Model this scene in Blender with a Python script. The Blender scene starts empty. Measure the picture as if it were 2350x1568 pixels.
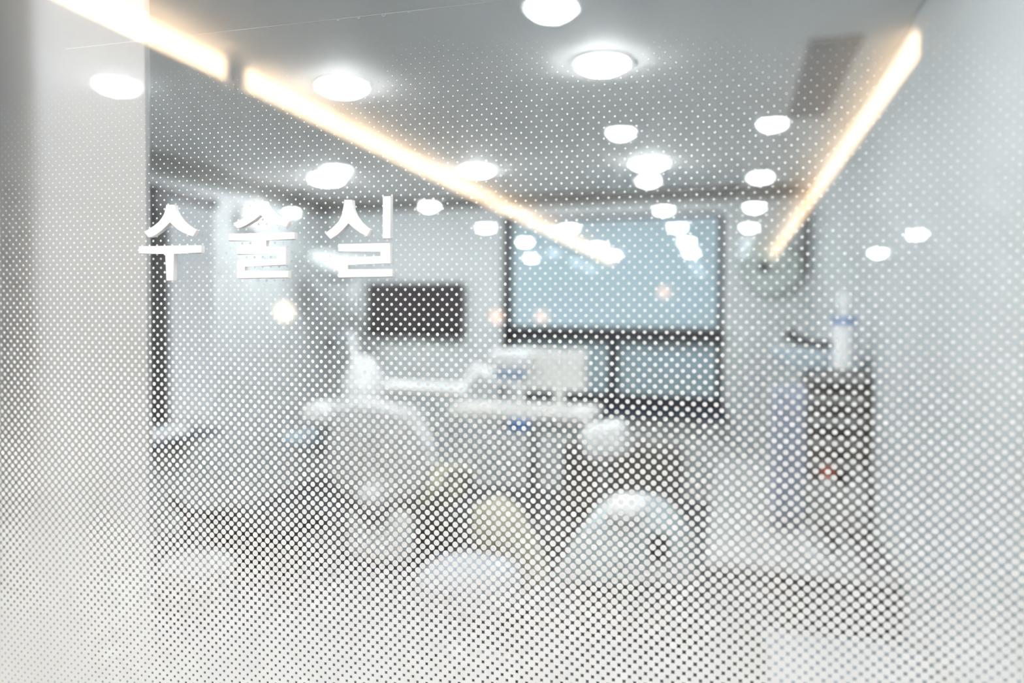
import bpy, bmesh, math, random
from mathutils import Vector, Matrix
random.seed(7)
S = bpy.context.scene
COL = S.collection

# ------------------------------------------------------------------ camera, world, exposure
EYE = Vector((0.0, 0.0, 1.40))
FPX, CX, CY = 1750.0, 1175.0, 784.0          # focal length in pixels of the 2350 px frame
YAW, PITCH, ROLL = math.radians(15.88), math.radians(1.77), 0.0078
GY = 0.704                                    # corridor-side face of the glass
c_, s_ = math.cos(YAW), math.sin(YAW)
F0, R0, U0 = Vector((-s_, c_, 0)), Vector((c_, s_, 0)), Vector((0, 0, 1))
F1 = F0 * math.cos(PITCH) - U0 * math.sin(PITCH)
U1 = U0 * math.cos(PITCH) + F0 * math.sin(PITCH)
R2 = R0 * math.cos(ROLL) + U1 * math.sin(ROLL)
U2 = U1 * math.cos(ROLL) - R0 * math.sin(ROLL)
cam_d = bpy.data.cameras.new('camera')
cam = bpy.data.objects.new('camera', cam_d); COL.objects.link(cam)
M = Matrix((R2, U2, -F1)).transposed().to_4x4(); M.translation = EYE
cam.matrix_world = M
cam_d.sensor_width = 36.0
cam_d.lens = FPX / 2350 * 36.0
cam_d.clip_start = 0.02
cam_d.dof.use_dof = True
cam_d.dof.focus_distance = 0.80
cam_d.dof.aperture_fstop = 1.85
S.camera = cam

W = bpy.data.worlds.new('world'); S.world = W; W.use_nodes = True
W.node_tree.nodes['Background'].inputs[0].default_value = (0.80, 0.90, 1.0, 1)
W.node_tree.nodes['Background'].inputs[1].default_value = 0.6

S.view_settings.view_transform = 'Standard'
S.view_settings.look = 'None'
S.view_settings.gamma = 1.0
S.view_settings.use_curve_mapping = False
S.view_settings.exposure = 1.60
cy = S.cycles
cy.use_denoising = True
cy.sample_clamp_indirect = 0.0
cy.sample_clamp_direct = 0.0
cy.max_bounces = 6; cy.diffuse_bounces = 3; cy.glossy_bounces = 2
cy.transparent_max_bounces = 8
cy.use_adaptive_sampling = True; cy.adaptive_threshold = 0.03; cy.adaptive_min_samples = 20
cy.use_light_tree = False; cy.caustics_reflective = False; cy.caustics_refractive = False

E_OR, E_LOB = 46.0, 96.0                      # lamp radiances: operating room, corridor
E_LED = 9.5

# ------------------------------------------------------------------ pixel -> place
def ray(px, py):
    return (F1 + R2 * ((px - CX) / FPX) - U2 * ((py - CY) / FPX))
def onY(px, py, Y):
    d = ray(px, py); return EYE + d * ((Y - EYE.y) / d.y)
def onZ(px, py, Z):
    d = ray(px, py); return EYE + d * ((Z - EYE.z) / d.z)
def onX(px, py, X):
    d = ray(px, py); return EYE + d * ((X - EYE.x) / d.x)
def depth_px(p):                              # pixels per metre at a place
    return FPX / (p - EYE).dot(F1)
def mirror(p):
    return Vector((p.x, 2 * GY + 0.008 - p.y, p.z))

# ------------------------------------------------------------------ materials
def mat(name, col, rough=0.5, metal=0.0, var=0.04, scale=6.0, coat=0.0, emit=None, es=0.0, bump=0.0):
    m = bpy.data.materials.new(name); m.use_nodes = True
    nt = m.node_tree; b = nt.nodes['Principled BSDF']
    tc = nt.nodes.new('ShaderNodeTexCoord'); nz = nt.nodes.new('ShaderNodeTexNoise')
    nz.inputs['Scale'].default_value = scale; nz.inputs['Detail'].default_value = 3
    nt.links.new(tc.outputs['Object'], nz.inputs['Vector'])
    mx = nt.nodes.new('ShaderNodeMix'); mx.data_type = 'RGBA'
    mx.inputs[6].default_value = (*[c * (1 - var) for c in col], 1)
    mx.inputs[7].default_value = (*[min(1, c * (1 + var)) for c in col], 1)
    nt.links.new(nz.outputs['Fac'], mx.inputs[0]); nt.links.new(mx.outputs[2], b.inputs['Base Color'])
    b.inputs['Roughness'].default_value = rough; b.inputs['Metallic'].default_value = metal
    b.inputs['Coat Weight'].default_value = coat
    if emit:
        b.inputs['Emission Color'].default_value = (*emit, 1); b.inputs['Emission Strength'].default_value = es
    if bump:
        bp = nt.nodes.new('ShaderNodeBump'); bp.inputs['Strength'].default_value = bump
        nt.links.new(nz.outputs['Fac'], bp.inputs['Height']); nt.links.new(bp.outputs['Normal'], b.inputs['Normal'])
    return m
def lamp_mat(name, col, e):
    m = bpy.data.materials.new(name); m.use_nodes = True; nt = m.node_tree; nt.nodes.clear()
    o = nt.nodes.new('ShaderNodeOutputMaterial'); em = nt.nodes.new('ShaderNodeEmission')
    em.inputs[0].default_value = (*col, 1); em.inputs[1].default_value = e
    nt.links.new(em.outputs[0], o.inputs[0]); return m
def glass_mat(name, tint, rough=0.0, f0=0.040, haze=0.0):
    """thin pane: straight-through transparency plus a Schlick mirror on each face"""
    m = bpy.data.materials.new(name); m.use_nodes = True; nt = m.node_tree; nt.nodes.clear()
    N, L = nt.nodes.new, nt.links.new
    o = N('ShaderNodeOutputMaterial'); t = N('ShaderNodeBsdfTransparent'); g = N('ShaderNodeBsdfGlossy')
    t.inputs[0].default_value = (*tint, 1); g.inputs['Roughness'].default_value = rough
    geo = N('ShaderNodeNewGeometry'); dot = N('ShaderNodeVectorMath'); dot.operation = 'DOT_PRODUCT'
    L(geo.outputs['Normal'], dot.inputs[0]); L(geo.outputs['Incoming'], dot.inputs[1])
    ab = N('ShaderNodeMath'); ab.operation = 'ABSOLUTE'; L(dot.outputs['Value'], ab.inputs[0])
    om = N('ShaderNodeMath'); om.operation = 'SUBTRACT'; om.inputs[0].default_value = 1; L(ab.outputs[0], om.inputs[1])
    pw = N('ShaderNodeMath'); pw.operation = 'POWER'; pw.inputs[1].default_value = 5; L(om.outputs[0], pw.inputs[0])
    ma = N('ShaderNodeMath'); ma.operation = 'MULTIPLY_ADD'; ma.inputs[1].default_value = 1 - f0; ma.inputs[2].default_value = f0
    L(pw.outputs[0], ma.inputs[0])
    mx = N('ShaderNodeMixShader'); L(ma.outputs[0], mx.inputs[0]); L(t.outputs[0], mx.inputs[1]); L(g.outputs[0], mx.inputs[2])
    last = mx
    if haze:
        h = N('ShaderNodeBsdfGlossy'); h.inputs['Roughness'].default_value = 0.30
        m2 = N('ShaderNodeMixShader'); m2.inputs[0].default_value = haze
        L(mx.outputs[0], m2.inputs[1]); L(h.outputs[0], m2.inputs[2]); last = m2
    L(last.outputs[0], o.inputs[0]); return m
def dot_mat():
    m = bpy.data.materials.new('white dot print'); m.use_nodes = True; nt = m.node_tree; nt.nodes.clear()
    N, L = nt.nodes.new, nt.links.new
    o = N('ShaderNodeOutputMaterial'); d = N('ShaderNodeBsdfDiffuse'); t = N('ShaderNodeBsdfTranslucent')
    d.inputs[0].default_value = (0.90, 0.90, 0.90, 1); t.inputs[0].default_value = (0.9, 0.9, 0.9, 1)
    mx = N('ShaderNodeMixShader'); mx.inputs[0].default_value = 0.22
    L(d.outputs[0], mx.inputs[1]); L(t.outputs[0], mx.inputs[2]); L(mx.outputs[0], o.inputs[0]); return m

MT = dict(
    wall=mat('painted wall', (0.60, 0.635, 0.65), 0.6, var=0.02, scale=2),
    wall2=mat('corridor wall paint', (0.55, 0.55, 0.55), 0.6, var=0.02, scale=2),
    part=mat('grey partition paint', (0.43, 0.435, 0.445), 0.6, var=0.02, scale=1.5),
    ceil=mat('ceiling paint', (0.93, 0.925, 0.905), 0.7, var=0.02, scale=2),
    ceil2=mat('corridor ceiling paint', (0.92, 0.915, 0.91), 0.7, var=0.02, scale=2),
    floor=mat('dark sheet floor', (0.050, 0.052, 0.066), 0.35, var=0.25, scale=3),
    floor2=mat('corridor floor', (0.07, 0.07, 0.072), 0.35, var=0.10, scale=3),
    white=mat('white enamel', (0.93, 0.955, 0.96), 0.5, var=0.02),
    cream=mat('cream plastic', (0.90, 0.90, 0.87), 0.4, var=0.02),
    grey=mat('grey leatherette', (0.66, 0.67, 0.67), 0.5, var=0.05, scale=20, bump=0.05),
    beige=mat('beige leatherette', (0.52, 0.49, 0.36), 0.5, var=0.06, scale=20, bump=0.05),
    black=mat('black plastic', (0.015, 0.016, 0.02), 0.4, var=0.2),
    navy=mat('navy plastic', (0.03, 0.05, 0.09), 0.4, var=0.2),
    frame=mat('dark window frame', (0.018, 0.02, 0.028), 0.4, var=0.2),
    screen=mat('dark television screen', (0.03, 0.024, 0.03), 0.15, var=0.3, scale=3),
    brown=mat('brown grey laminate', (0.17, 0.155, 0.145), 0.5, var=0.1),
    slate=mat('dark grey laminate', (0.12, 0.12, 0.125), 0.5, var=0.1),
    top=mat('pale worktop', (0.42, 0.435, 0.435), 0.4, var=0.04),
    chrome=mat('brushed steel', (0.7, 0.72, 0.74), 0.25, metal=1.0, var=0.03),
    pblue=mat('pale blue plastic', (0.55, 0.66, 0.74), 0.4, var=0.03),
    lav=mat('lavender blue cloth', (0.46, 0.50, 0.60), 0.8, var=0.06, scale=14),
    mblue=mat('mid blue plastic', (0.30, 0.42, 0.62), 0.4, var=0.05),
    blue=mat('blue plastic', (0.12, 0.27, 0.60), 0.4, var=0.05),
    red=mat('orange red plastic', (0.75, 0.12, 0.04), 0.4, var=0.05),
    pale=mat('pale enamel', (0.52, 0.56, 0.57), 0.4, var=0.03),
    mgrey=mat('mid grey plastic', (0.20, 0.20, 0.21), 0.5, var=0.06),
    cove_and_shade=mat('grey trim and corner shade', (0.24, 0.245, 0.24), 0.6, var=0.03),
    pgrey=mat('pale blue grey vinyl', (0.40, 0.44, 0.49), 0.45, var=0.04),
    teal=mat('pale grey green enamel', (0.52, 0.62, 0.64), 0.5, var=0.03),
    blind=mat('blue grey roller blind', (0.37, 0.49, 0.55), 0.8, var=0.03, emit=(0.50, 0.68, 0.76), es=0.03),  # faint emission stands in for daylight behind the cloth
    pane=mat('frosted window pane', (0.28, 0.38, 0.42), 0.5, var=0.05, scale=2, emit=(0.42, 0.60, 0.66), es=0.02),  # faint emission stands in for daylight outside
    panel=mat('grey ceiling grille', (0.50, 0.49, 0.49), 0.6, var=0.05),
    disc=mat('pale green grey disc', (0.50, 0.56, 0.54), 0.4, var=0.05),
    letter=mat('white sign acrylic', (0.90, 0.875, 0.865), 0.4, var=0.0),
    glass=glass_mat('clear glass', (0.985, 0.99, 0.99), haze=0.005),
    film=dot_mat(),
    trim=mat('white lamp trim', (0.85, 0.85, 0.85), 0.5, var=0.01),
    lamp_or=lamp_mat('cool white diffuser', (0.95, 0.99, 1.0), E_OR),
    lamp_lob=lamp_mat('white diffuser', (0.90, 0.965, 1.0), E_LOB),
    led=lamp_mat('warm led diffuser', (1.0, 0.69, 0.41), E_LED),
    globe=lamp_mat('warm globe', (1.0, 0.78, 0.50), 8.0),
    globe2=lamp_mat('dim orange globe', (1.0, 0.56, 0.34), 4.5),
    lamp_dim=lamp_mat('dim cool diffuser', (0.74, 0.88, 1.0), 9.0),
    sconce=lamp_mat('soft white globe', (0.96, 0.99, 1.0), 0.46),
    daylit=lamp_mat('daylit frosted pane', (0.86, 0.95, 1.0), 0.20),
)

# ------------------------------------------------------------------ mesh helpers
class MB:
    def __init__(s): s.bm = bmesh.new()
    def _add(s, verts, mtx=None):
        if mtx is not None: bmesh.ops.transform(s.bm, matrix=mtx, verts=verts)
    def box(s, a, b, bevel=0.0, seg=2):
        a, b = Vector(a), Vector(b)
        r = bmesh.ops.create_cube(s.bm, size=1.0); v = r['verts']
        bmesh.ops.scale(s.bm, vec=[abs(b[i] - a[i]) for i in range(3)], verts=v)
        bmesh.ops.translate(s.bm, vec=(a + b) / 2, verts=v)
        if bevel:
            e = list({e for x in v for e in x.link_edges})
            bmesh.ops.bevel(s.bm, geom=e, offset=bevel, segments=seg, affect='EDGES', profile=0.5)
        return s
    def cyl(s, p, q, r1, r2=None, n=28):
        p, q = Vector(p), Vector(q); d = q - p; r2 = r1 if r2 is None else r2
        m = Matrix.Translation((p + q) / 2) @ d.to_track_quat('Z', 'Y').to_matrix().to_4x4()
        bmesh.ops.create_cone(s.bm, cap_ends=True, segments=n, radius1=r1, radius2=r2, depth=d.length, matrix=m); return s
    def ball(s, c, r, rot=None, n=24):
        r = r if hasattr(r, '__len__') else (r, r, r)
        m = Matrix.Translation(c) @ (rot.to_4x4() if rot else Matrix()) @ Matrix.Diagonal((*r, 1))
        bmesh.ops.create_uvsphere(s.bm, u_segments=n, v_segments=n // 2, radius=1, matrix=m); return s
    def superball(s, c, r, e=0.5, rot=None, n=32):
        """rounded cushion: superellipsoid"""
        f = lambda w: math.copysign(abs(w) ** e, w)
        rows = []
        for i in range(n // 2 + 1):
            v = -math.pi / 2 + math.pi * i / (n // 2); row = []
            for j in range(n):
                u = 2 * math.pi * j / n
                p = Vector((r[0] * f(math.cos(v)) * f(math.cos(u)), r[1] * f(math.cos(v)) * f(math.sin(u)), r[2] * f(math.sin(v))))
                if rot: p = rot @ p
                row.append(s.bm.verts.new(Vector(c) + p))
            rows.append(row)
        for i in range(n // 2):
            for j in range(n):
                s.bm.faces.new((rows[i][j], rows[i][(j + 1) % n], rows[i + 1][(j + 1) % n], rows[i + 1][j]))
        bmesh.ops.remove_doubles(s.bm, verts=[v for r_ in rows for v in r_], dist=1e-5)
        return s
    def lathe(s, c, prof, n=36):
        rows = []
        for r, z in prof:
            rows.append([s.bm.verts.new((c[0] + r * math.cos(2 * math.pi * j / n), c[1] + r * math.sin(2 * math.pi * j / n), c[2] + z)) for j in range(n)])
        for a, b in zip(rows, rows[1:]):
            for j in range(n): s.bm.faces.new((a[j], a[(j + 1) % n], b[(j + 1) % n], b[j]))
        s.bm.faces.new(rows[-1]); s.bm.faces.new(rows[0][::-1]); return s
    def tube(s, pts, r, n=12):
        pts = [Vector(p) for p in pts]; rows = []
        for i, p in enumerate(pts):
            d = (pts[min(i + 1, len(pts) - 1)] - pts[max(i - 1, 0)]).normalized()
            q = d.to_track_quat('Z', 'Y'); rr = r[i] if hasattr(r, '__len__') else r
            rows.append([s.bm.verts.new(p + q @ Vector((rr * math.cos(2 * math.pi * j / n), rr * math.sin(2 * math.pi * j / n), 0))) for j in range(n)])
        for a, b in zip(rows, rows[1:]):
            for j in range(n): s.bm.faces.new((a[j], a[(j + 1) % n], b[(j + 1) % n], b[j]))
        s.bm.faces.new(rows[-1]); s.bm.faces.new(rows[0][::-1]); return s
    def prism(s, poly, y0, y1, bevel=0.0):
        """poly: (x, z) outline, extruded along Y"""
        a = [s.bm.verts.new((x, y0, z)) for x, z in poly]; b = [s.bm.verts.new((x, y1, z)) for x, z in poly]
        f0 = s.bm.faces.new(a); s.bm.faces.new(b[::-1])
        for i in range(len(poly)):
            j = (i + 1) % len(poly); s.bm.faces.new((a[j], a[i], b[i], b[j]))
        if bevel:
            bmesh.ops.bevel(s.bm, geom=list(f0.edges), offset=bevel, segments=2, affect='EDGES', profile=0.5, clamp_overlap=True)
        return s
    def build(s, name, m, parent=None, smooth=True):
        bmesh.ops.recalc_face_normals(s.bm, faces=s.bm.faces)
        me = bpy.data.meshes.new(name); s.bm.to_mesh(me); s.bm.free()
        me.materials.append(MT[m] if isinstance(m, str) else m)
        o = bpy.data.objects.new(name, me); COL.objects.link(o)
        if smooth:
            for p in me.polygons: p.use_smooth = True
            try: me.set_sharp_from_angle(angle=math.radians(35))
            except Exception: pass
        if parent is not None:
            o.parent = parent; o.matrix_parent_inverse = Matrix.Translation(-parent.location)
        return o
def tag(o, label, cat, group=None, kind=None):
    o['label'] = label; o['category'] = cat
    if group: o['group'] = group
    if kind: o['kind'] = kind
    return o
def thing(name, loc, label, cat, group=None):
    o = bpy.data.objects.new(name, None); COL.objects.link(o); o.location = loc; o.empty_display_size = 0.1
    return tag(o, label, cat, group)
def struct(name, mb, m, parent=None, smooth=False):
    o = mb.build(name, m, parent, smooth)
    if parent is None: o['kind'] = 'structure'
    return o
def span(x0, y0, x1, y1, Y):
    """world (xa, za, xb, zb) of a pixel rectangle on the plane at depth Y"""
    a, b = onY((x0), (y0 + y1) / 2, Y), onY((x1), (y0 + y1) / 2, Y)
    c, d = onY((x0 + x1) / 2, y0, Y), onY((x0 + x1) / 2, y1, Y)
    return a.x, d.z, b.x, c.z

# ------------------------------------------------------------------ room shell
CZ = 2.40
BW = onZ(1300, 443, CZ).y                      # back wall of the operating room
LW = onZ(340, 345, CZ).x                       # its left wall
RW = onZ(1855, 436, CZ).x                      # its right wall
GB = GY + 0.008                                # room-side face of the pane
LX0, LX1, LY = -5.2, 3.6, -16.5                 # corridor extents
print('ROOM', BW, LW, RW)

wx0, wz0, wx1, wz1 = span(1158, 498, 1660, 936, BW)
struct('floor', MB().box((LW - .1, GB, -.1), (RW + .1, BW + .1, 0)), 'floor')
struct('floor', MB().box((LX0 - .1, LY - .1, -.1), (LX1 + .1, GB, 0)), 'floor2')
struct('ceiling', MB().box((LW - .1, GB, CZ), (RW + .1, BW + .1, CZ + .1)), 'ceil')
wb = MB()
wb.box((LW - .1, BW, 0), (wx0, BW + .15, CZ)); wb.box((wx1, BW, 0), (RW + .1, BW + .15, CZ))
wb.box((wx0, BW, 0), (wx1, BW + .15, wz0)); wb.box((wx0, BW, wz1), (wx1, BW + .15, CZ))
struct('wall_back', wb, 'wall')
struct('wall_right', MB().box((RW, GB, 0), (RW + .1, BW, CZ)), 'wall')
# left wall with a window opening
lwY0, lwY1 = onX(346, 700, LW).y, onX(490, 700, LW).y
lz0, lz1 = onX(346, 975, LW).z, onX(346, 425, LW).z
wl = MB()
wl.box((LW - .1, GB, 0), (LW, lwY0, CZ)); wl.box((LW - .1, lwY1, 0), (LW, BW, CZ))
wl.box((LW - .1, lwY0, 0), (LW, lwY1, lz0)); wl.box((LW - .1, lwY0, lz1), (LW, lwY1, CZ))
struct('wall_left', wl, 'wall')
pe = onY(334, 400, .80)
struct('wall_front', MB().box((LW, .80, 0), (pe.x, .808, CZ)), 'part')
# corridor shell: soffits with a raised tray between them
TX0, TX1, TZ = mirror(onZ(760, 300, CZ)).x, mirror(onZ(1935, 372, CZ)).x, CZ + 0.05
print('TRAY', TX0, TX1)
cl = MB()
cl.box((LX0, LY, CZ), (TX0 - .05, GB, CZ + .04)); cl.box((TX1 + .05, LY, CZ), (LX1, GB, CZ + .04))
cl.box((LX0, LY, TZ + .06), (LX1, GB, TZ + .16))
struct('ceiling', cl, 'ceil2')
struct('wall_corridor_left', MB().box((LX0 - .1, LY, 0), (LX0, GB, TZ + .1)), 'wall2')
struct('wall_corridor_right', MB().box((LX1, LY, 0), (LX1 + .1, GB, TZ + .1)), 'wall2')
struct('wall_corridor_end', MB().box((LX0, LY - .1, 0), (LX1, LY, TZ + .1)), 'wall2')
# wall either side of the pane, out of the picture
gl, gr = onY(-160, 784, GY).x, onY(2560, 784, GY).x
struct('wall_glazed', MB().box((LX0, GY, 0), (gl, GB + .05, TZ + .1)).box((gr, GY, 0), (LX1, GB + .05, TZ + .1)), 'wall2')

struct('trim_1', MB().box((LW, 1.2, CZ - .13), (LW + .02, BW, CZ), .002), 'cove_and_shade')
struct('trim_2', MB().box((LW + .02, BW - .02, CZ - .10), (RW, BW, CZ), .002), 'cove_and_shade')
struct('corner_shade_strip', MB().box((RW - .07, BW - .03, 1.75), (RW, BW - .0, CZ - .10), .002), 'cove_and_shade')  # dark strip puts the shading of the far right corner into colour

# back window
w = thing('window_1', ((wx0 + wx1) / 2, BW, wz0), '', ''); del w['label']; del w['category']; w['kind'] = 'structure'
fy0, fy1 = BW - .035, BW + .05
def frame_box(name, x0, y0, x1, y1, m='frame', d0=fy0, d1=fy1, parent=w):
    a = span(x0, y0, x1, y1, BW)
    return MB().box((a[0], d0, a[1]), (a[2], d1, a[3]), 0.004).build(name, m, parent, False)
frame_box('window_frame', 1156, 498, 1176, 936)
frame_box('window_frame', 1646, 498, 1662, 936, d0=BW)
frame_box('transom', 1157, 751, 1660, 783)
frame_box('window_frame', 1157, 905, 1660, 936)
frame_box('mullion', 1397, 776, 1415, 912)
frame_box('window_frame', 1157, 497, 1660, 503)
frame_box('window_sill', 1150, 934, 1668, 952, 'navy', BW - .10, BW)
frame_box('pane', 1170, 775, 1402, 912, 'pane', BW + .02, BW + .03)
frame_box('pane', 1410, 775, 1652, 912, 'pane', BW + .02, BW + .03)
frame_box('pane', 1170, 500, 1652, 756, 'pane', BW + .04, BW + .05)
a = span(1174, 500, 1648, 753, BW)
bl = thing('roller_blind', ((a[0] + a[2]) / 2, BW, a[3]), 'pale blue roller blind pulled halfway down the dark-framed window on the far wall', 'blind')
MB().box((a[0], BW - .008, a[1]), (a[2], BW + .002, a[3] - .01)).build('blind_cloth', 'blind', bl, False)
MB().cyl((a[0], BW + .0, a[3] - .02), (a[2], BW + .0, a[3] - .02), .022).build('blind_roller', 'pblue', bl)
MB().box((a[0], BW - .012, a[1] - .012), (a[2], BW + .006, a[1] + .008), .003).build('bottom_bar', 'pblue', bl)
# left window
w2 = thing('window_2', (LW, (lwY0 + lwY1) / 2, lz0), '', ''); del w2['label']; del w2['category']; w2['kind'] = 'structure'
fr = MB(); fr.box((LW - .08, lwY0 - .02, lz0), (LW + .05, lwY0 + .10, lz1)); fr.box((LW - .08, lwY0, lz1 - .07), (LW + .04, lwY1, lz1))
fr.build('window_frame', 'frame', w2, False)
MB().box((LW - .03, lwY0, lz0), (LW - .003, lwY1, lz1 - .05)).build('pane', 'daylit', w2, False)
q = onX(566, 492, LW)
sc = thing('wall_lamp', q, 'round white wall lamp glowing on the left wall behind the middle letter', 'lamp')
MB().cyl(q, (LW + .03, q.y, q.z), .05).build('back_plate', 'wall', sc)
MB().ball((LW + .09, q.y, q.z), (.07, .15, .11)).build('globe', 'sconce', sc)
# ceiling grille in the operating room
p = [onZ(1856, 92, CZ), onZ(1972, 78, CZ), onZ(1905, 262, CZ), onZ(1808, 262, CZ)]
x0 = (p[0].x + p[3].x) / 2; x1 = (p[1].x + p[2].x) / 2; y0 = min(q.y for q in p); y1 = max(q.y for q in p)
cg = thing('ceiling_grille', ((x0 + x1) / 2, (y0 + y1) / 2, CZ), 'long grey air grille set in the ceiling near the right wall', 'vent')
MB().box((x0, y0, CZ - .012), (x1, y1, CZ), .003).build('frame', 'panel', cg, False)
for k in range(6):
    xx = x0 + (x1 - x0) * (k + .5) / 6
    MB().box((xx - .006, y0 + .02, CZ - .018), (xx + .006, y1 - .02, CZ - .011)).build('slat', 'panel', cg, False)

# ------------------------------------------------------------------ glass, film, letters
top = onY(1000, -260, GY).z; bot = 0.25
g = struct('window_3', MB().box((gl, GY, 0.0), (gr, GB, TZ + .06)), 'glass')

def film():
    A = 0.010
    o = onY(344.0, 707.4, GB)                  # one dot of the lattice
    tabY = [(62, .0), (90, .012), (300, .068), (500, .112), (760, .172), (1000, .245), (1238, .308), (1330, .345), (1568, .392), (1800, .42)]
    tabZ = [(onY(800, y, GB).z, r) for y, r in tabY]
    def rad(z):
        if z >= tabZ[0][0]: return 0
        for (za, ra), (zb, rb) in zip(tabZ, tabZ[1:]):
            if z >= zb: return ra + (rb - ra) * (za - z) / (za - zb)
        return tabZ[-1][1]
    xa, xb = onY(-40, 784, GB).x, onY(2390, 784, GB).x
    za, zb = onY(2350, 1620, GB).z - .05, onY(600, 60, GB).z + .05
    zlo = min(onY(0, 1600, GB).z, onY(2350, 1600, GB).z)
    V, Fc = [], []
    n = 20
    cs = [(math.cos(2 * math.pi * k / n), math.sin(2 * math.pi * k / n)) for k in range(n)]
    i0, i1 = int((xa - o.x) / A * 2) - 1, int((xb - o.x) / A * 2) + 1
    j0, j1 = int((zlo - o.z) / A * 2) - 2, int((tabZ[0][0] - o.z) / A * 2) + 1
    for i in range(i0, i1 + 1):
        for j in range(j0, j1 + 1):
            if (i + j) % 2: continue
            z = o.z + j * A / 2; r = rad(z) * A
            if r < 0.00009: continue
            x = o.x + i * A / 2; b = len(V)
            yy = GB + 0.0002 + (0.00004 if i % 2 else 0)
            V += [(x + r * u, yy, z + r * v) for u, v in cs]
            Fc.append(tuple(range(b, b + n)))
    me = bpy.data.meshes.new('dot_film'); me.from_pydata(V, [], Fc); me.materials.append(MT['film'])
    ob = bpy.data.objects.new('dot_film', me); COL.objects.link(ob)
    tag(ob, 'window film printed with white dots that grow larger and denser towards the bottom of the glass', 'window film', kind='stuff')
    print('DOTS', len(Fc))
    # cut edge of the film along the top, with trapped air bubbles
    e = MB(); pts = [onY(150, 112, GB), onY(775, 43, GB), onY(1180, -2, GB), onY(1500, -40, GB)]
    e.tube([q + Vector((0, .0006, 0)) for q in pts], .00013, 6)
    eo = e.build('film_edge', 'trim', ob)
    for bx, by, br in ((822, 39, 5), (880, 32, 7), (939, 26, 5), (775, 44, 4)):
        q = onY(bx, by, GB) + Vector((0, .0008, 0)); R = br / depth_px(q) * .7
        t = MB(); t.tube([q + Vector((R * math.cos(a), 0, R * math.sin(a))) for a in [math.pi * k / 9 + math.pi for k in range(10)]], .0002, 6)
        t.build('air_bubble', 'trim', ob)
film()

LT = 0.0058
def glyph(name, label, polys):
    cxy = polys[0][0]
    base = onY(cxy[0], cxy[1], GY)
    mb = MB()
    for pl in polys:
        pts = [onY(x, y, GY - LT) for x, y in pl]
        mb.prism([(q.x, q.z) for q in pts], GY - LT, GY, 0.0005)
    o = mb.build(name, 'letter')
    return tag(o, label, 'sign letter', 'raised letters on the glass')
def R(x0, y0, x1, y1, s=-.017):                # bar with the slope of the sign's base line
    return [(x0, y0), (x1, y0 + s * (x1 - x0)), (x1, y1 + s * (x1 - x0)), (x0, y1)]
def Z1(pts, ox=300, oy=430, k=6.534): return [(ox + x / k, oy + y / k) for x, y in pts]
glyph('sign_letter', 'raised white Korean letter su, leftmost on the glass, overlapping the grey wall edge', [
    Z1([(528,262),(525,330),(508,395),(472,460),(420,518),(350,575),(270,628),(195,663),(258,748),(310,742),(375,708),(452,652),(535,578),(590,512),(640,580),(705,632),(780,676),(860,712),(932,738),(985,645),(900,603),(822,550),(752,488),(700,415),(665,340),(655,262)]),
    Z1([(120,885),(1058,868),(1058,985),(640,991),(640,1398),(530,1400),(522,993),(120,997)])])
glyph('sign_letter', 'raised white Korean letter sul, middle of the three on the glass', [
    [(588.5,461.5),(588,470),(584,482),(575,491),(561,500),(547,507),(534.2,512),(543.5,524.5),(553,522),(566,516),(584.7,505),(597.7,492),(609,503.5),(625,513),(641,519),(656.7,521.5),(664.4,506.5),(650,502),(636,495),(624,485),(616,475),(611,467),(609,461.5)],
    [(523.9,536.7),(675.9,532.8),(675.9,549.4),(609.9,551),(609.9,567.2),(656,566.2),(656,608.6),(561,611.4),(561,622.8),(661.5,621),(661.5,637.8),(543.3,639.5),(543.3,597.6),(636,595.2),(636,582),(543.3,584),(543.3,568.5),(589.7,567.6),(589.7,551.5),(523.9,553.2)]])
glyph('sign_letter', 'raised white Korean letter sil, rightmost on the glass, above the television', [
    [(789.6,458.6),(789,476),(785.3,494.3),(777.6,509.6),(763.9,523.4),(745.2,535.3),(758.5,549.4),(773,539.4),(788.4,526.4),(799.4,511.1),(812.8,524.9),(826.6,535.6),(841.9,542.5),(851.1,526.7),(838.9,520.3),(826.6,509.6),(815.9,494.3),(809.8,479),(808.2,458.6)],
    [(878.2,450.7),(896.2,450.2),(896.2,547.4),(878.2,548)],
    [(776.1,560.1),(895.5,558),(895.5,605.2),(797.5,607.2),(797.5,619),(900.8,617.2),(900.8,635.6),(776.1,637.6),(776.1,590.6),(874.4,589),(874.4,576.6),(776.1,578)]])

# ------------------------------------------------------------------ ceiling lamps
def cap(r, deep):
    k = 1.0 if deep else .6
    return [(r * .30, -r * .36 * k), (r * .74, -r * .22 * k), (r * .98, 0)]
def downlight(px, py, wpx, label, room, z=CZ, dim=False):
    q = onZ(px, py, z); r = wpx / 2 / depth_px(q)
    if room == 'corridor': q = mirror(q)
    t = thing('downlight', (q.x, q.y, z), label, 'ceiling light', 'round downlights in the ' + ('corridor ceiling' if room == 'corridor' else 'operating room ceiling'))
    MB().lathe((q.x, q.y, z - .010), [(r * 1.0, 0), (r * 1.14, 0), (r * 1.18, .006), (r * 1.18, .010)]).build('trim_ring', 'trim', t)
    MB().lathe((q.x, q.y, z - .014), cap(r, room == 'corridor'), 24).build('diffuser', ('lamp_dim' if dim else 'lamp_lob') if room == 'corridor' else 'lamp_or', t)
    return t
for px, py, wpx, lb in (
    (1382, 143, 112, 'large round downlight in the room ceiling, nearest and right of centre'),
    (785, 195, 106, 'large round downlight in the room ceiling just above the warm light strip'),
    (1490, 372, 76, 'round downlight in the room ceiling above the blue blind'),
    (1095, 388, 70, 'round downlight in the room ceiling against the warm light strip, left of the window'),
    (750, 408, 70, 'round downlight in the room ceiling above the third letter, farthest left')):
    downlight(px, py, wpx, lb, 'room')
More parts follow.
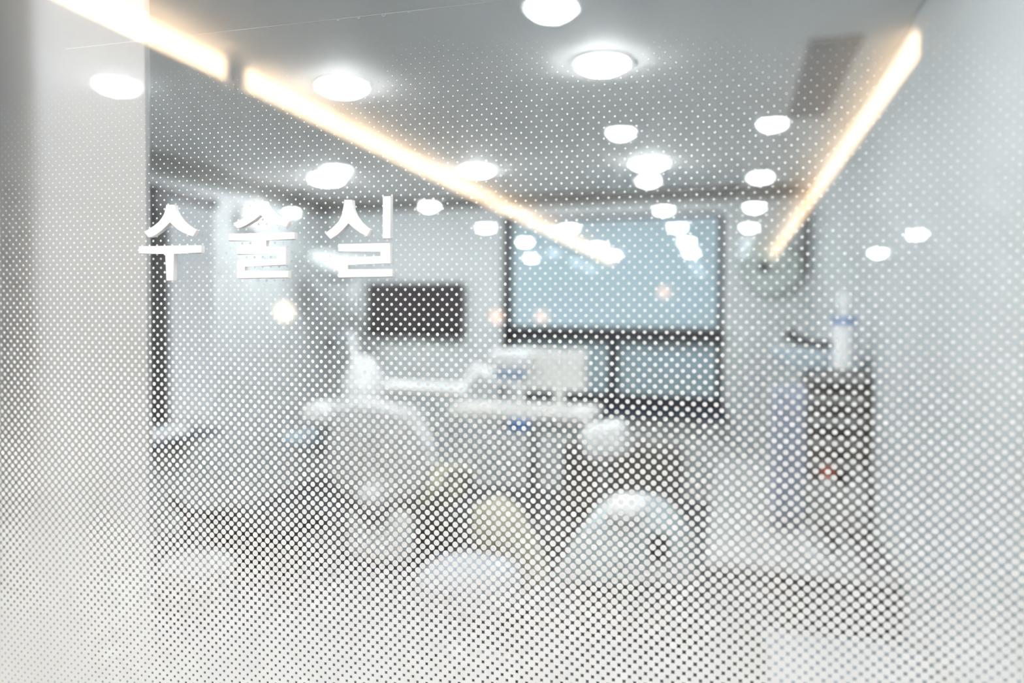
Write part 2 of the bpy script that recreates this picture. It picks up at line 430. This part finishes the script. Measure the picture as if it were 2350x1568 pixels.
ORD = ['nearest', 'second', 'third', 'fourth', 'fifth', 'sixth', 'seventh', 'eighth', 'ninth', 'tenth']
ROWS = (
    ('long left middle row', [(1265, 12, 112), (1425, 300, 58), (1488, 411, 48), (1523, 479, 38), (1555, 519, 38), (1575, 552, 34), (1586, 577, 32), (1596, 603, 26), (1606, 625, 24)]),
    ('row beside the right light strip', [(1773, 279, 60), (1745, 402, 50), (1732, 472, 40), (1720, 520, 34), (1713, 553, 30), (1708, 578, 28)]),
    ('row beyond the left light strip', [(268, 190, 86), (774, 387, 56), (985, 470, 42), (1115, 520, 36), (1205, 553, 32), (1270, 577, 28), (1322, 598, 26), (1355, 612, 26)]),
    ('sparse far row', [(1305, 521, 38), (1375, 563, 34), (1405, 583, 30)]),
    ('far left pair', [(668, 485, 34), (1219, 590, 28)]),
    ('pair at the far right', [(2103, 535, 36), (2015, 578, 34)]))
DIM = {'long left middle row': 7, 'row beside the right light strip': 4, 'row beyond the left light strip': 5}
for row, ls in ROWS:
    for k, (px, py, wpx) in enumerate(ls):
        downlight(px, py, wpx, 'round corridor downlight mirrored in the glass, ' + ORD[k] + ' of the ' + row, 'corridor', dim=(row in DIM and k >= DIM[row]))
def fill_lamp_at(x, y, r, mt, label, group):  # fill lamps put in out of view
    t = thing('downlight', (x, y, CZ), label, 'ceiling light', group)
    MB().lathe((x, y, CZ - .010), [(r * 1.0, 0), (r * 1.14, 0), (r * 1.18, .006), (r * 1.18, .010)]).build('trim_ring', 'trim', t)
    MB().lathe((x, y, CZ - .014), cap(r, mt == 'lamp_lob'), 24).build('diffuser', mt, t)
GC = 'round downlights in the corridor ceiling'
for x, y, lb in ((-2.6, .26, 'overhead beyond the left strip'), (-1.35, .05, 'overhead left of the camera'), (1.15, .05, 'overhead right of the camera'), (2.1, .26, 'overhead at the far right'), (2.1, -2.6, 'at the right, behind the camera')):
    fill_lamp_at(x, y, .085, 'lamp_lob', 'added unseen corridor fill downlight ' + lb, GC)  # extra corridor lamps, none in view, added to light the dots and partition
fill_lamp_at(-.30, 1.55, .10, 'lamp_or', 'added fill downlight in the room ceiling just inside the glass, above the frame', 'round downlights in the operating room ceiling')  # added out of view to brighten the right wall and counter
fill_lamp_at(-2.80, 2.55, .10, 'lamp_or', 'added fill downlight in the room ceiling, hidden behind the grey partition', 'round downlights in the operating room ceiling')  # unseen lamp added as room fill, in step with the lamp grid
def led(xa, ya, xb, yb, label, side):
    """warm LED bar along the lip of the ceiling tray"""
    A, B = mirror(onZ(xa, ya, CZ)), mirror(onZ(xb, yb, CZ))
    X = TX0 if side < 0 else TX1
    y0, y1 = min(A.y, B.y), max(A.y, B.y)
    t = thing('light_strip', (X, (y0 + y1) / 2, CZ), label, 'light strip', 'warm light strips along the corridor ceiling tray')
    x0, x1 = sorted((X, X - side * .02))
    MB().box((x0, y0, CZ + .0), (x1, y1, CZ + .09)).build('diffuser', 'led', t)
    MB().box((X - .045 if side < 0 else X, y0, CZ - .002), (X if side < 0 else X + .045, y1, CZ + .105), .003).build('housing', 'trim', t)
led(-300, -170, 545, 178, 'short warm light strip mirrored at the top left corner', -1)
led(600, 204, 1415, 606, 'long warm light strip mirrored diagonally across the glass', -1)
led(2108, 132, 1772, 596, 'warm light strip mirrored near the right wall', 1)
# warm pendant globes far down the corridor
for px, py, wpx, Yv, lb in ((653, 716, 42, 6.2, 'leftmost and largest, below the second letter'), (1140, 727, 30, 7.0, 'just left of the window frame'), (1243, 727, 28, 7.6, 'at the left of the blue blind'), (1523, 671, 26, 8.0, 'at the right of the blue blind')):
    q = mirror(onY(px, py, Yv)); r = wpx / 2 / depth_px(onY(px, py, Yv))
    t = thing('pendant_lamp', (q.x, q.y, TZ), 'warm globe pendant mirrored in the glass, ' + lb, 'lamp', 'warm globe pendants down the corridor')
    MB().ball(q, r, n=16).build('globe', 'globe' if px < 700 else 'globe2', t)
    MB().cyl((q.x, q.y, q.z + r), (q.x, q.y, CZ + .14), .004).build('cord', 'black', t)

# ------------------------------------------------------------------ operating room contents
# television on the back wall
a = span(851, 650, 1068, 771, BW)
tv = thing('television', ((a[0] + a[2]) / 2, BW, a[1]), 'black flat television mounted on the far wall, left of the window', 'television')
MB().box((a[0], BW - .07, a[1]), (a[2], BW - .03, a[3]), .006).build('casing', 'black', tv)
MB().box((a[0] + .012, BW - .073, a[1] + .015), (a[2] - .012, BW - .069, a[3] - .012)).build('screen', 'screen', tv, False)
MB().box(((a[0] + a[2]) / 2 - .1, BW - .03, (a[1] + a[3]) / 2 - .1), ((a[0] + a[2]) / 2 + .1, BW, (a[1] + a[3]) / 2 + .1)).build('wall_bracket', 'black', tv, False)

# round disc on the back wall
q = onY(1768, 612, BW); r = 62 / depth_px(q)
wd = thing('wall_disc', q, 'round pale wall fitting with a dark centre on the far wall, right of the window', 'wall fitting')
MB().cyl((q.x, BW - .04, q.z), (q.x, BW, q.z), r, n=48).build('plate', 'disc', wd)
MB().tube([(q.x + r * math.cos(a_), BW - .035, q.z + r * math.sin(a_)) for a_ in [2 * math.pi * k / 48 for k in range(49)]], .018, 10).build('rim', 'disc', wd)
q2 = onY(1752, 614, BW); MB().cyl((q2.x, BW - .06, q2.z), (q2.x, BW - .035, q2.z), .035).build('hub', 'black', wd)

# dental chair
def chair():
    Y = 4.0
    q = onY(870, 1050, Y)
    ch = thing('dental_chair', (q.x, Y + .2, 0), 'grey dental chair with a tall rounded back edged in white, left of centre', 'dental chair')
    a = span(752, 925, 990, 1152, Y)
    cx, cz = (a[0] + a[2]) / 2, (a[1] + a[3]) / 2; rx, rz = (a[2] - a[0]) / 2, (a[3] - a[1]) / 2
    MB().superball((cx, Y, cz), (rx, .07, rz), .62).build('backrest', 'grey', ch)
    arc = [onY(x, y, Y - .02) for x, y in ((700, 958), (735, 940), (775, 934), (830, 930), (880, 938), (925, 953), (962, 980), (984, 1020), (988, 1070))]
    MB().tube(arc, [.03, .037, .038, .038, .038, .038, .036, .03, .02], 14).build('back_shell', 'white', ch)
    aa = span(680, 928, 762, 985, Y - .1)
    MB().superball(((aa[0] + aa[2]) / 2, Y + .05, (aa[1] + aa[3]) / 2), ((aa[2] - aa[0]) / 2, .16, (aa[3] - aa[1]) / 2), .6).build('armrest', 'white', ch)
    b = span(640, 995, 725, 1030, Y)
    MB().superball(((b[0] + b[2]) / 2, Y + .1, (b[1] + b[3]) / 2), ((b[2] - b[0]) / 2, .14, (b[3] - b[1]) / 2), .6).build('armrest', 'pblue', ch)
    MB().tube([((aa[0] + aa[2]) / 2, Y + .08, aa[1] + .03), ((b[0] + b[2]) / 2 + .05, Y + .12, b[1]), (cx - .12, Y + .25, .42)], .02).build('arm_bracket', 'black', ch)
    s = span(790, 1045, 1018, 1180, Y)
    MB().superball(((s[0] + s[2]) / 2, Y + .33, s[1] + .09), ((s[2] - s[0]) / 2, .30, .10), .55).build('seat', 'beige', ch)
    MB().superball((cx + .02, Y + .85, s[1] + .02), (.21, .34, .07), .55).build('leg_rest', 'beige', ch)
    u = span(797, 1170, 940, 1290, Y - .08)
    MB().superball(((u[0] + u[2]) / 2, Y - .05, (u[1] + u[3]) / 2), ((u[2] - u[0]) / 2, .07, (u[3] - u[1]) / 2), .45).build('back_cover', 'white', ch)
    kq = onY(862, 1148, Y - .1)
    MB().cyl((kq.x, Y - .145, kq.z), (kq.x, Y - .05, kq.z), .110, n=40).build('hinge_ring', 'grey', ch)
    MB().tube([(kq.x + .105 * math.cos(a_), Y - .145, kq.z + .105 * math.sin(a_)) for a_ in [math.pi + math.pi * q_ / 20 for q_ in range(21)]], .013, 10).build('ring_gasket', 'black', ch)
    MB().tube([onY(1082, 1112, Y), onY(1060, 1085, Y), onY(1035, 1090, Y), onY(1005, 1150, Y), onY(955, 1180, Y), onY(905, 1172, Y)], [.022, .026, .02, .018, .018, .014]).build('side_handle', 'slate', ch)
    k = onY(860, 1136, Y - .1)
    MB().superball((k.x, Y - .16, k.z), (.068, .035, .064), .8).build('hinge_knob', 'white', ch)
    MB().box((cx - .10, Y + .15, .05), (cx + .10, Y + .55, s[1] + .03), .03).build('lift_column', 'teal', ch)
    MB().superball((cx, Y + .35, .03), (.28, .40, .03), .4).build('base', 'slate', ch)
chair()

# treatment lamp on its column
def lamp():
    Y = 5.5
    q = onY(835, 880, Y)
    t = thing('treatment_lamp', (q.x, Y, 0), 'white treatment lamp on a thin upright pole behind the dental chair', 'lamp')
    z = span(790, 818, 880, 925, Y)
    r = (z[2] - z[0]) / 2; zz = z[1]
    MB().lathe((q.x, Y, 0), [(.16, 0), (.16, .03), (.05, .06), (.045, zz)]).build('column', 'white', t)
    MB().lathe((q.x, Y, zz - .02), [(r * .55, 0), (r * .95, .04), (r, .12), (r * .9, .20), (r * .6, z[3] - zz), (r * .2, z[3] - zz + .02)]).build('column_head', 'white', t)
    p = [onY(815, 835, Y), onY(806, 760, Y), onY(808, 680, Y), onY(815, 640, Y)]
    MB().tube(p, [.035, .026, .026, .022]).build('pole', 'white', t)
    h = span(712, 572, 822, 652, Y)
    hc = ((h[0] + h[2]) / 2, Y - .05, (h[1] + h[3]) / 2)
    MB().superball(hc, ((h[2] - h[0]) / 2, .12, (h[3] - h[1]) / 2 * .72), .85, rot=Matrix.Rotation(math.radians(22), 3, 'Y')).build('lamp_head', 'pale', t)
    MB().tube([p[-1], onY(835, 600, Y), onY(780, 590, Y)], .018).build('lamp_arm', 'white', t)
    k = onY(758, 790, Y); MB().cyl((k.x, Y - .03, k.z), (k.x, Y + .03, k.z), .035).build('knob', 'slate', t)
    MB().tube([(k.x, Y, k.z), p[1]], .012).build('knob_arm', 'pblue', t)
lamp()

# instrument unit with tray and monitor
def unit():
    Y = 4.6
    q = onY(1215, 940, Y)
    t = thing('instrument_stand', (q.x, Y + .1, 0), 'white instrument tray on a stand with a swing arm, in front of the far window', 'instrument stand')
    a = span(1058, 926, 1372, 957, Y)
    MB().box((a[0], Y - .22, a[1]), (a[2], Y + .20, a[3] - .01), .018, 3).build('tray', 'cream', t)
    b = span(882, 872, 1062, 914, Y)
    MB().tube([(b[0], Y + .02, (b[1] + b[3]) / 2), (b[2], Y + .05, (b[1] + b[3]) / 2 - .01)], .048, 16).build('swing_arm', 'white', t)
    MB().tube([(b[2] - .02, Y + .05, b[1] + .06), onY(1090, 850, Y + .12), onY(1190, 880, Y + .13), (a[0] + .35, Y + .13, a[3])], [.03, .045, .04, .03], 16).build('upper_arm', 'white', t)
    MB().cyl((q.x, Y + .1, .05), (q.x, Y + .1, a[1]), .035).build('post', 'chrome', t)
    MB().box((q.x - .22, Y - .1, .0), (q.x + .22, Y + .32, .06), .02).build('foot', 'slate', t)
    c = span(1192, 955, 1236, 978, Y)
    MB().box((c[0], Y - .25, c[1]), (c[2], Y - .20, c[3]), .008).build('handle', 'blue', t)
    m = span(1190, 800, 1348, 897, Y)
    mo = thing('monitor', ((m[0] + m[2]) / 2, Y, a[3]), 'cream-backed monitor standing on the white instrument tray, before the window', 'monitor')
    MB().box((m[0], Y - .02, m[1]), (m[2], Y + .03, m[3]), .015, 3).build('casing', 'cream', mo)
    n = onY(1283, 910, Y)
    MB().box((n.x - .03, Y - .01, a[3] - .005), (n.x + .03, Y + .025, m[1] + .01), .006).build('neck', 'cream', mo)
    MB().box((n.x - .09, Y - .07, a[3] - .010), (n.x + .09, Y + .08, a[3] + .004), .004).build('base', 'cream', mo)
    MB().box((m[0] + .01, Y - .024, m[3] - .045), (m[2] - .01, Y - .018, m[3] - .015)).build('top_vent', 'white', mo, False)
    l = span(1128, 800, 1212, 852, Y - .1)
    d = thing('scanner_head', ((l[0] + l[2]) / 2, Y, a[3]), 'pale blue rounded device head to the left of the cream monitor', 'medical device')
    MB().superball(((l[0] + l[2]) / 2, Y - .12, (l[1] + l[3]) / 2), ((l[2] - l[0]) / 2, .08, (l[3] - l[1]) / 2), .6).build('housing', 'white', d)
    l2 = span(1140, 848, 1206, 866, Y - .1)
    MB().superball(((l2[0] + l2[2]) / 2, Y - .12, (l2[1] + l2[3]) / 2), ((l2[2] - l2[0]) / 2, .07, (l2[3] - l2[1]) / 2 + .01), .6).build('lower_band', 'mblue', d)
    MB().cyl(((l[0] + l[2]) / 2, Y - .12, l2[1]), ((l[0] + l[2]) / 2, Y - .12, a[3] - .02), .014).build('stem', 'white', d)
    # dark tube shaped as the shadow of the monitor base
    r = thing('monitor_shade', (m[0], Y + .3, a[3]), 'dark curved tube painted in as the monitor base shadow, low at the window frame', 'painted shade')
    MB().tube([onY(1162, 903, Y + .32), onY(1185, 906, Y + .32), onY(1212, 914, Y + .3), onY(1250, 921, Y + .29), onY(1262, 928, Y + .25)], [.03, .035, .03, .024, .02]).build('shade_tube', 'black', r)
    r.name = 'shade_tube'
unit()

# white cabinet-like device right of the tray, on a grey pedestal
def pedestal():
    Y = 4.3
    a = span(1338, 968, 1448, 1055, Y)
    t = thing('bedside_device', ((a[0] + a[2]) / 2, Y, 0), 'white rounded medical device on a low brown cabinet below the window', 'medical device')
    MB().superball(((a[0] + a[2]) / 2, Y, (a[1] + a[3]) / 2), ((a[2] - a[0]) / 2, .12, (a[3] - a[1]) / 2), .55, rot=Matrix.Rotation(math.radians(-14), 3, 'Y')).build('housing', 'white', t)
    MB().cyl(((a[0] + a[2]) / 2, Y, .04), ((a[0] + a[2]) / 2 - .02, Y, a[1] + .02), .03).build('stem', 'chrome', t)
    MB().lathe(((a[0] + a[2]) / 2, Y, 0), [(.18, 0), (.18, .03), (.04, .05)]).build('foot', 'slate', t)
    t['label'] = 'white rounded medical device on a thin steel stem below the window'
    Y = 5.3
    b = span(1290, 1040, 1560, 1180, Y)
    c = thing('low_cabinet', ((b[0] + b[2]) / 2, Y + .2, 0), 'low brown-grey cabinet standing below the far window', 'cabinet')
    MB().box((b[0], Y, .02), (b[2], Y + .4, b[3]), .01).build('body', 'brown', c, False)
    MB().box((b[0] - .01, Y - .01, b[3]), (b[2] + .01, Y + .41, b[3] + .02), .004).build('top_board', 'brown', c, False)
    mid = (b[0] + b[2]) / 2
    for s0, s1 in ((b[0] + .01, mid - .005), (mid + .005, b[2] - .01)):
        d = MB().box((s0, Y - .018, .05), (s1, Y - .001, b[3] - .02), .003).build('door', 'brown', c, False)
        hx = s1 - .05 if s1 < mid else s0 + .05
        MB().cyl((hx, Y - .04, b[3] - .16), (hx, Y - .04, b[3] - .06), .006).build('handle', 'chrome', d)
pedestal()

# stools
def stool(px, py, wpx, Y, m, label, name='stool', legs='chrome', dz=.05):
    q = onY(px, py, Y); r = wpx / 2 / depth_px(q)
    t = thing(name, (q.x, Y, 0), label, 'stool')
    MB().superball((q.x, Y, q.z - dz), (r, r, dz), .7).build('seat', m, t)
    MB().cyl((q.x, Y, .10), (q.x, Y, q.z - dz * 1.6), .024).build('gas_column', legs, t)
    for k in range(5):
        a_ = 2 * math.pi * k / 5 + .3; e = Vector((q.x + r * .95 * math.cos(a_), Y + r * .95 * math.sin(a_), .06))
        lg = MB().tube([(q.x, Y, .11), (e.x, e.y, .075)], [.022, .014], 8).build('leg', legs, t)
        MB().cyl((e.x - .012, e.y, .03), (e.x + .012, e.y, .03), .03, n=18).build('caster', 'black', lg)
    return t, q, r
stool(640, 1180, 200, 3.75, 'black', 'black round stool on a wheeled base, left of the dental chair', legs='slate')
stool(1078, 1285, 235, 2.75, 'pgrey', 'pale blue-grey round stool with a deep domed seat, nearest the glass at lower centre', dz=.10)
t, q, r = stool(1150, 1310, 120, 3.4, 'beige', 'beige stool with a tall curved beige back pad, right of the dental chair')
pad = [onY(x, y, 3.32) for x, y in ((1118, 1150), (1135, 1190), (1160, 1240), (1195, 1290), (1225, 1345))]
MB().tube(pad, [.075, .125, .13, .115, .07], 20).build('back_pad', 'beige', t)

# dark side stand far left
def stand():
    Y = 3.9
    t = thing('side_stand', (onY(470, 1180, Y).x, Y, 0), 'black thin-legged side stand in the left corner', 'stand')
    P = lambda x, y: onY(x, y, Y)
    MB().tube([P(392, 1148), P(430, 1178), P(500, 1182), P(575, 1184)], .026).build('top_rail', 'black', t)
    q = P(430, 1178); MB().cyl(q, (q.x, Y, .02), .024).build('leg', 'black', t)
    q = P(560, 1184); MB().cyl(q, (q.x, Y + .1, .02), .02).build('leg', 'black', t)
    q = P(470, 1190); MB().cyl(q, (q.x, Y + .3, .02), .014).build('leg', 'black', t)
    a = span(470, 1215, 560, 1330, Y)
    b = thing('floor_pedal', (onY(520, 1300, Y).x, Y, 0), 'dark grey boxy floor unit beneath the black side stand', 'foot control')
    MB().box((a[0], Y, .0), (a[2] + .1, Y + .25, .22), .03, 3).build('body', 'slate', b)
    MB().superball(((a[0] + a[2]) / 2, Y - .03, .06), (.06, .06, .04), .6).build('pedal', 'black', b)
    Y2 = 3.1
    c = span(385, 1300, 520, 1450, Y2)
    w = thing('waste_bin', ((c[0] + c[2]) / 2, Y2, 0), 'pale round waste bin on the floor at lower left', 'bin')
    rr = (c[2] - c[0]) / 2
    MB().lathe(((c[0] + c[2]) / 2, Y2, 0), [(rr * .8, 0), (rr, c[3] - .02), (rr, c[3])]).build('body', 'top', w)
    MB().lathe(((c[0] + c[2]) / 2, Y2, c[3]), [(rr * 1.03, 0), (rr * .9, .03), (rr * .3, .045)]).build('lid', 'top', w)
stand()
# navy shelf at the left wall
Y = onX(400, 1000, LW + .25).y
a = onX(345, 1003, LW + .01); b = onX(425, 990, LW + .01)
ns = thing('wall_shelf', (LW, a.y, a.z), 'small navy shelf on the left wall below the dark window frame', 'shelf')
MB().box((LW, a.y - .3, a.z - .03), (LW + .22, b.y + .1, a.z + .0), .008).build('board', 'navy', ns, False)
MB().box((LW, a.y, a.z - .12), (LW + .02, a.y + .04, a.z - .03)).build('bracket', 'navy', ns, False)
MB().box((LW, b.y - .1, a.z - .12), (LW + .02, b.y - .06, a.z - .03)).build('bracket', 'navy', ns, False)
bx = thing('glove_box', (LW + .1, a.y, a.z), 'small white carton on the navy wall shelf at the left', 'box')
MB().box((LW + .02, a.y - .12, a.z), (LW + .16, a.y + .16, a.z + .05), .004).build('carton', 'white', bx, False)
MB().box((LW + .05, a.y - .06, a.z + .048), (LW + .13, a.y + .10, a.z + .053), .001).build('opening', 'pblue', bx, False)

# domed floor unit
def dome():
    Y = 3.25
    a = span(1272, 1160, 1600, 1400, Y)
    cx = (a[0] + a[2]) / 2
    t = thing('suction_unit', (cx, Y + .2, 0), 'pale grey-green floor unit with a sloping domed top and a painted white highlight, right of the beige stool', 'medical device')
    pol = [onY(x, y, Y) for x, y in ((1268, 1345), (1275, 1315), (1300, 1262), (1335, 1212), (1380, 1182), (1450, 1178), (1500, 1190), (1545, 1230), (1590, 1290), (1602, 1345))]
    zb = pol[0].z; pts = [(p.x, p.z) for p in pol]
    MB().prism(pts, Y, Y + .42, .03).build('body', 'teal', t)
    MB().box((pol[0].x + .10, Y + .10, .05), (pol[-1].x - .10, Y + .36, zb + .01), .02).build('base', 'slate', t)
    MB().box((pol[0].x + .03, Y + .03, .045), (pol[-1].x - .03, Y + .40, .07), .01).build('base_plate', 'slate', t)
    h = span(1385, 1155, 1485, 1205, Y)
    MB().superball(((h[0] + h[2]) / 2, Y + .1, (h[1] + h[3]) / 2), ((h[2] - h[0]) / 2, .14, (h[3] - h[1]) / 2 + .01), .7).build('highlight_cap', 'white', t)  # white cap stands in for the highlight on the dome
    n = span(1488, 1225, 1535, 1285, Y)
    MB().box((n[0], Y - .02, n[1]), (n[2], Y + .02, n[3]), .01).build('control_panel', 'black', t)
    for k in (0, 1):
        xx = pol[0].x + .06 if k == 0 else pol[-1].x - .06
        MB().cyl((xx - .015, Y + .05, .03), (xx + .015, Y + .05, .03), .03, n=18).build('caster', 'black', t)
        MB().cyl((xx - .015, Y + .37, .03), (xx + .015, Y + .37, .03), .03, n=18).build('caster', 'black', t)
dome()

# counter along the right wall and what stands on it
def counter():
    H = .55
    f = onZ(1617, 1287, H); b = onZ(1640, 1052, H)
    fr = onZ(2034, 1262, H)
    y0, y1, x0, x1 = f.y, b.y, f.x, min(fr.x, RW - .005)
    t = thing('low_counter', ((x0 + x1) / 2, (y0 + y1) / 2, 0), 'long low counter with a pale top and dark grey fronts along the right wall', 'counter')
    MB().box((x0 + .01, y0 + .02, .06), (x1, y1, H - .03), .004).build('body', 'slate', t, False)
    MB().box((x0, y0, H - .03), (x1, y1, H), .005).build('worktop', 'top', t, False)
    MB().box((x0 + .03, y0 + .06, 0), (x1, y1 - .02, .06)).build('plinth', 'black', t, False)
    for k in range(2):
        d = MB().box((x0 + .015 + k * (x1 - x0) / 2, y0 + .004, .08), (x0 - .005 + (k + 1) * (x1 - x0) / 2, y0 + .02, H - .045), .002).build('door', 'slate', t, False)
        hx = x0 + (x1 - x0) / 2 * (k + .5)
        MB().cyl((hx - .06, y0 - .015, H - .09), (hx + .06, y0 - .015, H - .09), .006).build('handle', 'chrome', d)
    # drawer tower
    Y = onX(1992, 970, RW - .015).y
    a = span(1855, 858, 1988, 1108, Y)
    dt = thing('drawer_tower', ((a[0] + a[2]) / 2, Y + .15, H), 'dark brown-grey drawer tower standing on the low counter at the right', 'drawer unit')
    LZ = a[1]
    MB().box((a[0], Y, LZ), (a[2], Y + .3, a[3]), .006).build('body', 'brown', dt, False)
    rs = thing('riser_box', ((a[0] + a[2]) / 2, Y + .1, H), 'pale riser box on the low counter carrying the dark drawer tower', 'box')
    MB().box((a[0] - .03, Y - .09, H), (a[2], Y + .3, LZ), .006).build('body', 'top', rs, False)
    MB().box((a[0], Y - .093, H + .02), (a[2] - .03, Y - .089, LZ - .02), .001).build('front_panel', 'top', rs, False)
    n = 5; hh = (a[3] - LZ) / n
    for k in range(n):
        z0 = LZ + k * hh
        d = MB().box((a[0] + .01, Y - .015, z0 + .012), (a[2] - .01, Y, z0 + hh * .62), .003).build('drawer', 'brown' if k % 2 else 'slate', dt, False)
        MB().box((a[0] + .08, Y - .03, z0 + hh * .3), (a[2] - .08, Y - .015, z0 + hh * .42), .002).build('pull', 'black', d, False)
        MB().box((a[0] + .004, Y - .008, z0 + hh * .68), (a[2] - .004, Y, z0 + hh * .96)).build('rail', 'top', dt, False)
    # device on the tower
    c = span(1772, 800, 1962, 856, Y - .02)
    mo = thing('infusion_tray', ((c[0] + c[2]) / 2, Y + .1, a[3]), 'pale blue shallow tray device on top of the drawer tower', 'medical device')
    e = span(1785, 765, 1925, 812, Y)
    pol = [onY(x, y, Y + .09) for x, y in ((1765, 805), (1820, 800), (1925, 806), (1965, 800), (1965, 851), (1850, 851), (1800, 838))]
    MB().prism([(p.x, p.z) for p in pol], Y + .09, Y + .30, .008).build('tray', 'pblue', mo)
    k1 = [onY(x, y, Y + .13) for x, y in ((1806, 762), (1830, 780), (1870, 790), (1915, 797))]
    MB().tube(k1, [.030, .022, .018, .026]).build('handle', 'slate', mo)
    p0 = onY(1935, 850, Y + .02); p1 = onY(1938, 700, Y + .02)
    bt = thing('infusion_bottle', (p0.x, Y + .02, p0.z), 'tall white bottle with a blue band standing on the pale blue tray', 'bottle')
    hb = p1.z - p0.z; r = .042
    MB().lathe((p0.x, Y + .02, p0.z), [(r, 0), (r, hb * .62), (r * .8, hb * .7), (r * .45, hb * .8), (r * .45, hb)]).build('body', 'white', bt)
    MB().lathe((p0.x, Y + .02, p0.z + hb * .72), [(r * 1.15, 0), (r * 1.15, .022)]).build('band', 'blue', bt)
    MB().lathe((p0.x, Y + .02, p0.z + hb * .98), [(r * .7, 0), (r * .75, .03), (r * .4, .06)]).build('cap', 'white', bt)
    # second bottle and drip pole
    p2 = onY(1972, 850, Y + .38); p3 = onY(1972, 740, Y + .38)
    b2 = thing('drip_pole', (p2.x, Y + .1, H), 'thin grey pole beside the tall bottle at the right', 'pole')
    MB().cyl((p2.x, Y + .40, H), (p2.x, Y + .40, p3.z), .012).build('pole', 'chrome', b2)
    MB().lathe((p2.x, Y + .40, H), [(.05, 0), (.05, .01), (.015, .02)]).build('foot', 'slate', b2)
    # hanging drape
    Yd = Y - .12
    l = onY(1772, 880, Yd); rr = onY(1850, 880, Yd)
    dr = MB(); N = 24; rows = []
    for j in range(9):
        z = l.z - (l.z - (H + .005)) * j / 8; row = []
        for i in range(N + 1):
            x = l.x + (rr.x - l.x) * i / N
            row.append(dr.bm.verts.new((x, Yd + .012 * math.sin(i * 1.1) * (0.4 + j / 8), z)))
        rows.append(row)
    for j in range(8):
        for i in range(N): dr.bm.faces.new((rows[j][i], rows[j][i + 1], rows[j + 1][i + 1], rows[j + 1][i]))
    dc = dr.build('surgical_drape', 'lav'); so = dc.modifiers.new('thick', 'SOLIDIFY'); so.thickness = .004
    tag(dc, 'pale lavender-blue cloth hanging beside the drawer tower', 'cloth')
    # bits on the worktop
    H0 = H; H = LZ
    q = onY(1900, 1125, Y - .05)
    c1 = thing('medicine_vial', (q.x, q.y, H), 'small vial with an orange-red cap in front of the drawer tower', 'vial')
    MB().lathe((q.x, q.y, H), [(.022, 0), (.022, .03), (.014, .034)]).build('body', 'white', c1)
    MB().lathe((q.x, q.y, H + .032), [(.026, 0), (.026, .03), (.020, .034)]).build('cap', 'red', c1)
    H = H0
    q = onZ(1805, 1190, H)
    c2 = thing('instrument_case', (q.x, q.y, H), 'small dark case on the low counter, left of the black handpiece', 'case')
    MB().box((q.x - .05, q.y - .06, H), (q.x + .04, q.y + .06, H + .035), .008).build('body', 'brown', c2)
    MB().box((q.x - .045, q.y - .055, H + .034), (q.x + .035, q.y + .055, H + .044), .004).build('lid', 'black', c2)
    c3 = thing('handpiece', onZ(1900, 1235, H), 'black handpiece with a bent end lying on the low counter', 'instrument')
    P = lambda x, y: onZ(x, y, H + .02)
    MB().tube([P(1893, 1212), P(1903, 1222), P(1915, 1245), P(1912, 1268)], [.016, .018, .016, .012]).build('handle', 'black', c3)
    MB().tube([P(1912, 1268), P(1895, 1272), P(1880, 1262)], [.012, .008, .006]).build('tip', 'chrome', c3)
    ho = MB().tube([onZ(x, y, H + .012) for x, y in ((1862, 1206), (1846, 1220), (1842, 1240), (1852, 1262), (1880, 1282), (1925, 1284))], .007, 10).build('clear_hose', 'white')
    tag(ho, 'clear plastic hose curled on the low counter around the black handpiece', 'hose')
    ps = [onZ(x, y, H) for x, y in ((1905, 1135), (2000, 1135), (2036, 1250), (1925, 1268))]
    tx0, tx1, ty0, ty1 = ps[3].x + .06, x1 - .03, y0 + .03, min(ps[0].y, Y - .12)
    dt2 = thing('instrument_tray', ((tx0 + tx1) / 2, (ty0 + ty1) / 2, H), 'shallow dark grey tray on the low counter against the right wall', 'tray')
    MB().box((tx0, ty0, H), (tx1, ty1, H + .008), .003).build('tray_floor', 'mgrey', dt2)
    for ex in ((tx0, ty0, tx0 + .008, ty1), (tx1 - .008, ty0, tx1, ty1)):
        MB().box((ex[0], ex[1], H), (ex[2], ex[3], H + .03), .002).build('tray_side', 'black', dt2)
    H = LZ
    q = onY(1968, 1120, Y - .048)
    c4 = thing('steel_cup', (q.x, q.y, H), 'small bright steel cup in front of the drawer tower, by the right wall', 'cup')
    MB().lathe((q.x, q.y, H), [(.028, 0), (.034, .06), (.036, .062)]).build('bowl', 'chrome', c4)
    MB().tube([(q.x + .034, q.y, H + .05), (q.x + .055, q.y, H + .04), (q.x + .034, q.y, H + .015)], .004, 8).build('handle', 'chrome', c4)
    H = H0
    # box in front
    a = onZ(1755, 1568, .5); b = onZ(1762, 1447, .5); c = onZ(2062, 1455, .5)
    y1 = b.y; y0 = max(GB + .35, y1 - .55); x0, x1 = b.x, min(c.x, RW - .02)
    wb = thing('box_trolley', ((x0 + x1) / 2, (y0 + y1) / 2, 0), 'pale blue-white box trolley at the bottom right beside the counter', 'trolley')
    MB().box((x0, y0, .08), (x1, y1, .48), .012, 3).build('body', 'pblue', wb)
    MB().box((x0 - .01, y0 - .01, .48), (x1 + .01, y1 + .01, .50), .006).build('lid', 'pgrey', wb)
    for xx in (x0 + .06, x1 - .06):
        for yy in (y0 + .06, y1 - .06):
            MB().cyl((xx - .012, yy, .035), (xx + .012, yy, .035), .035, n=18).build('caster', 'black', wb)
    wb.name = 'box_trolley'
counter()
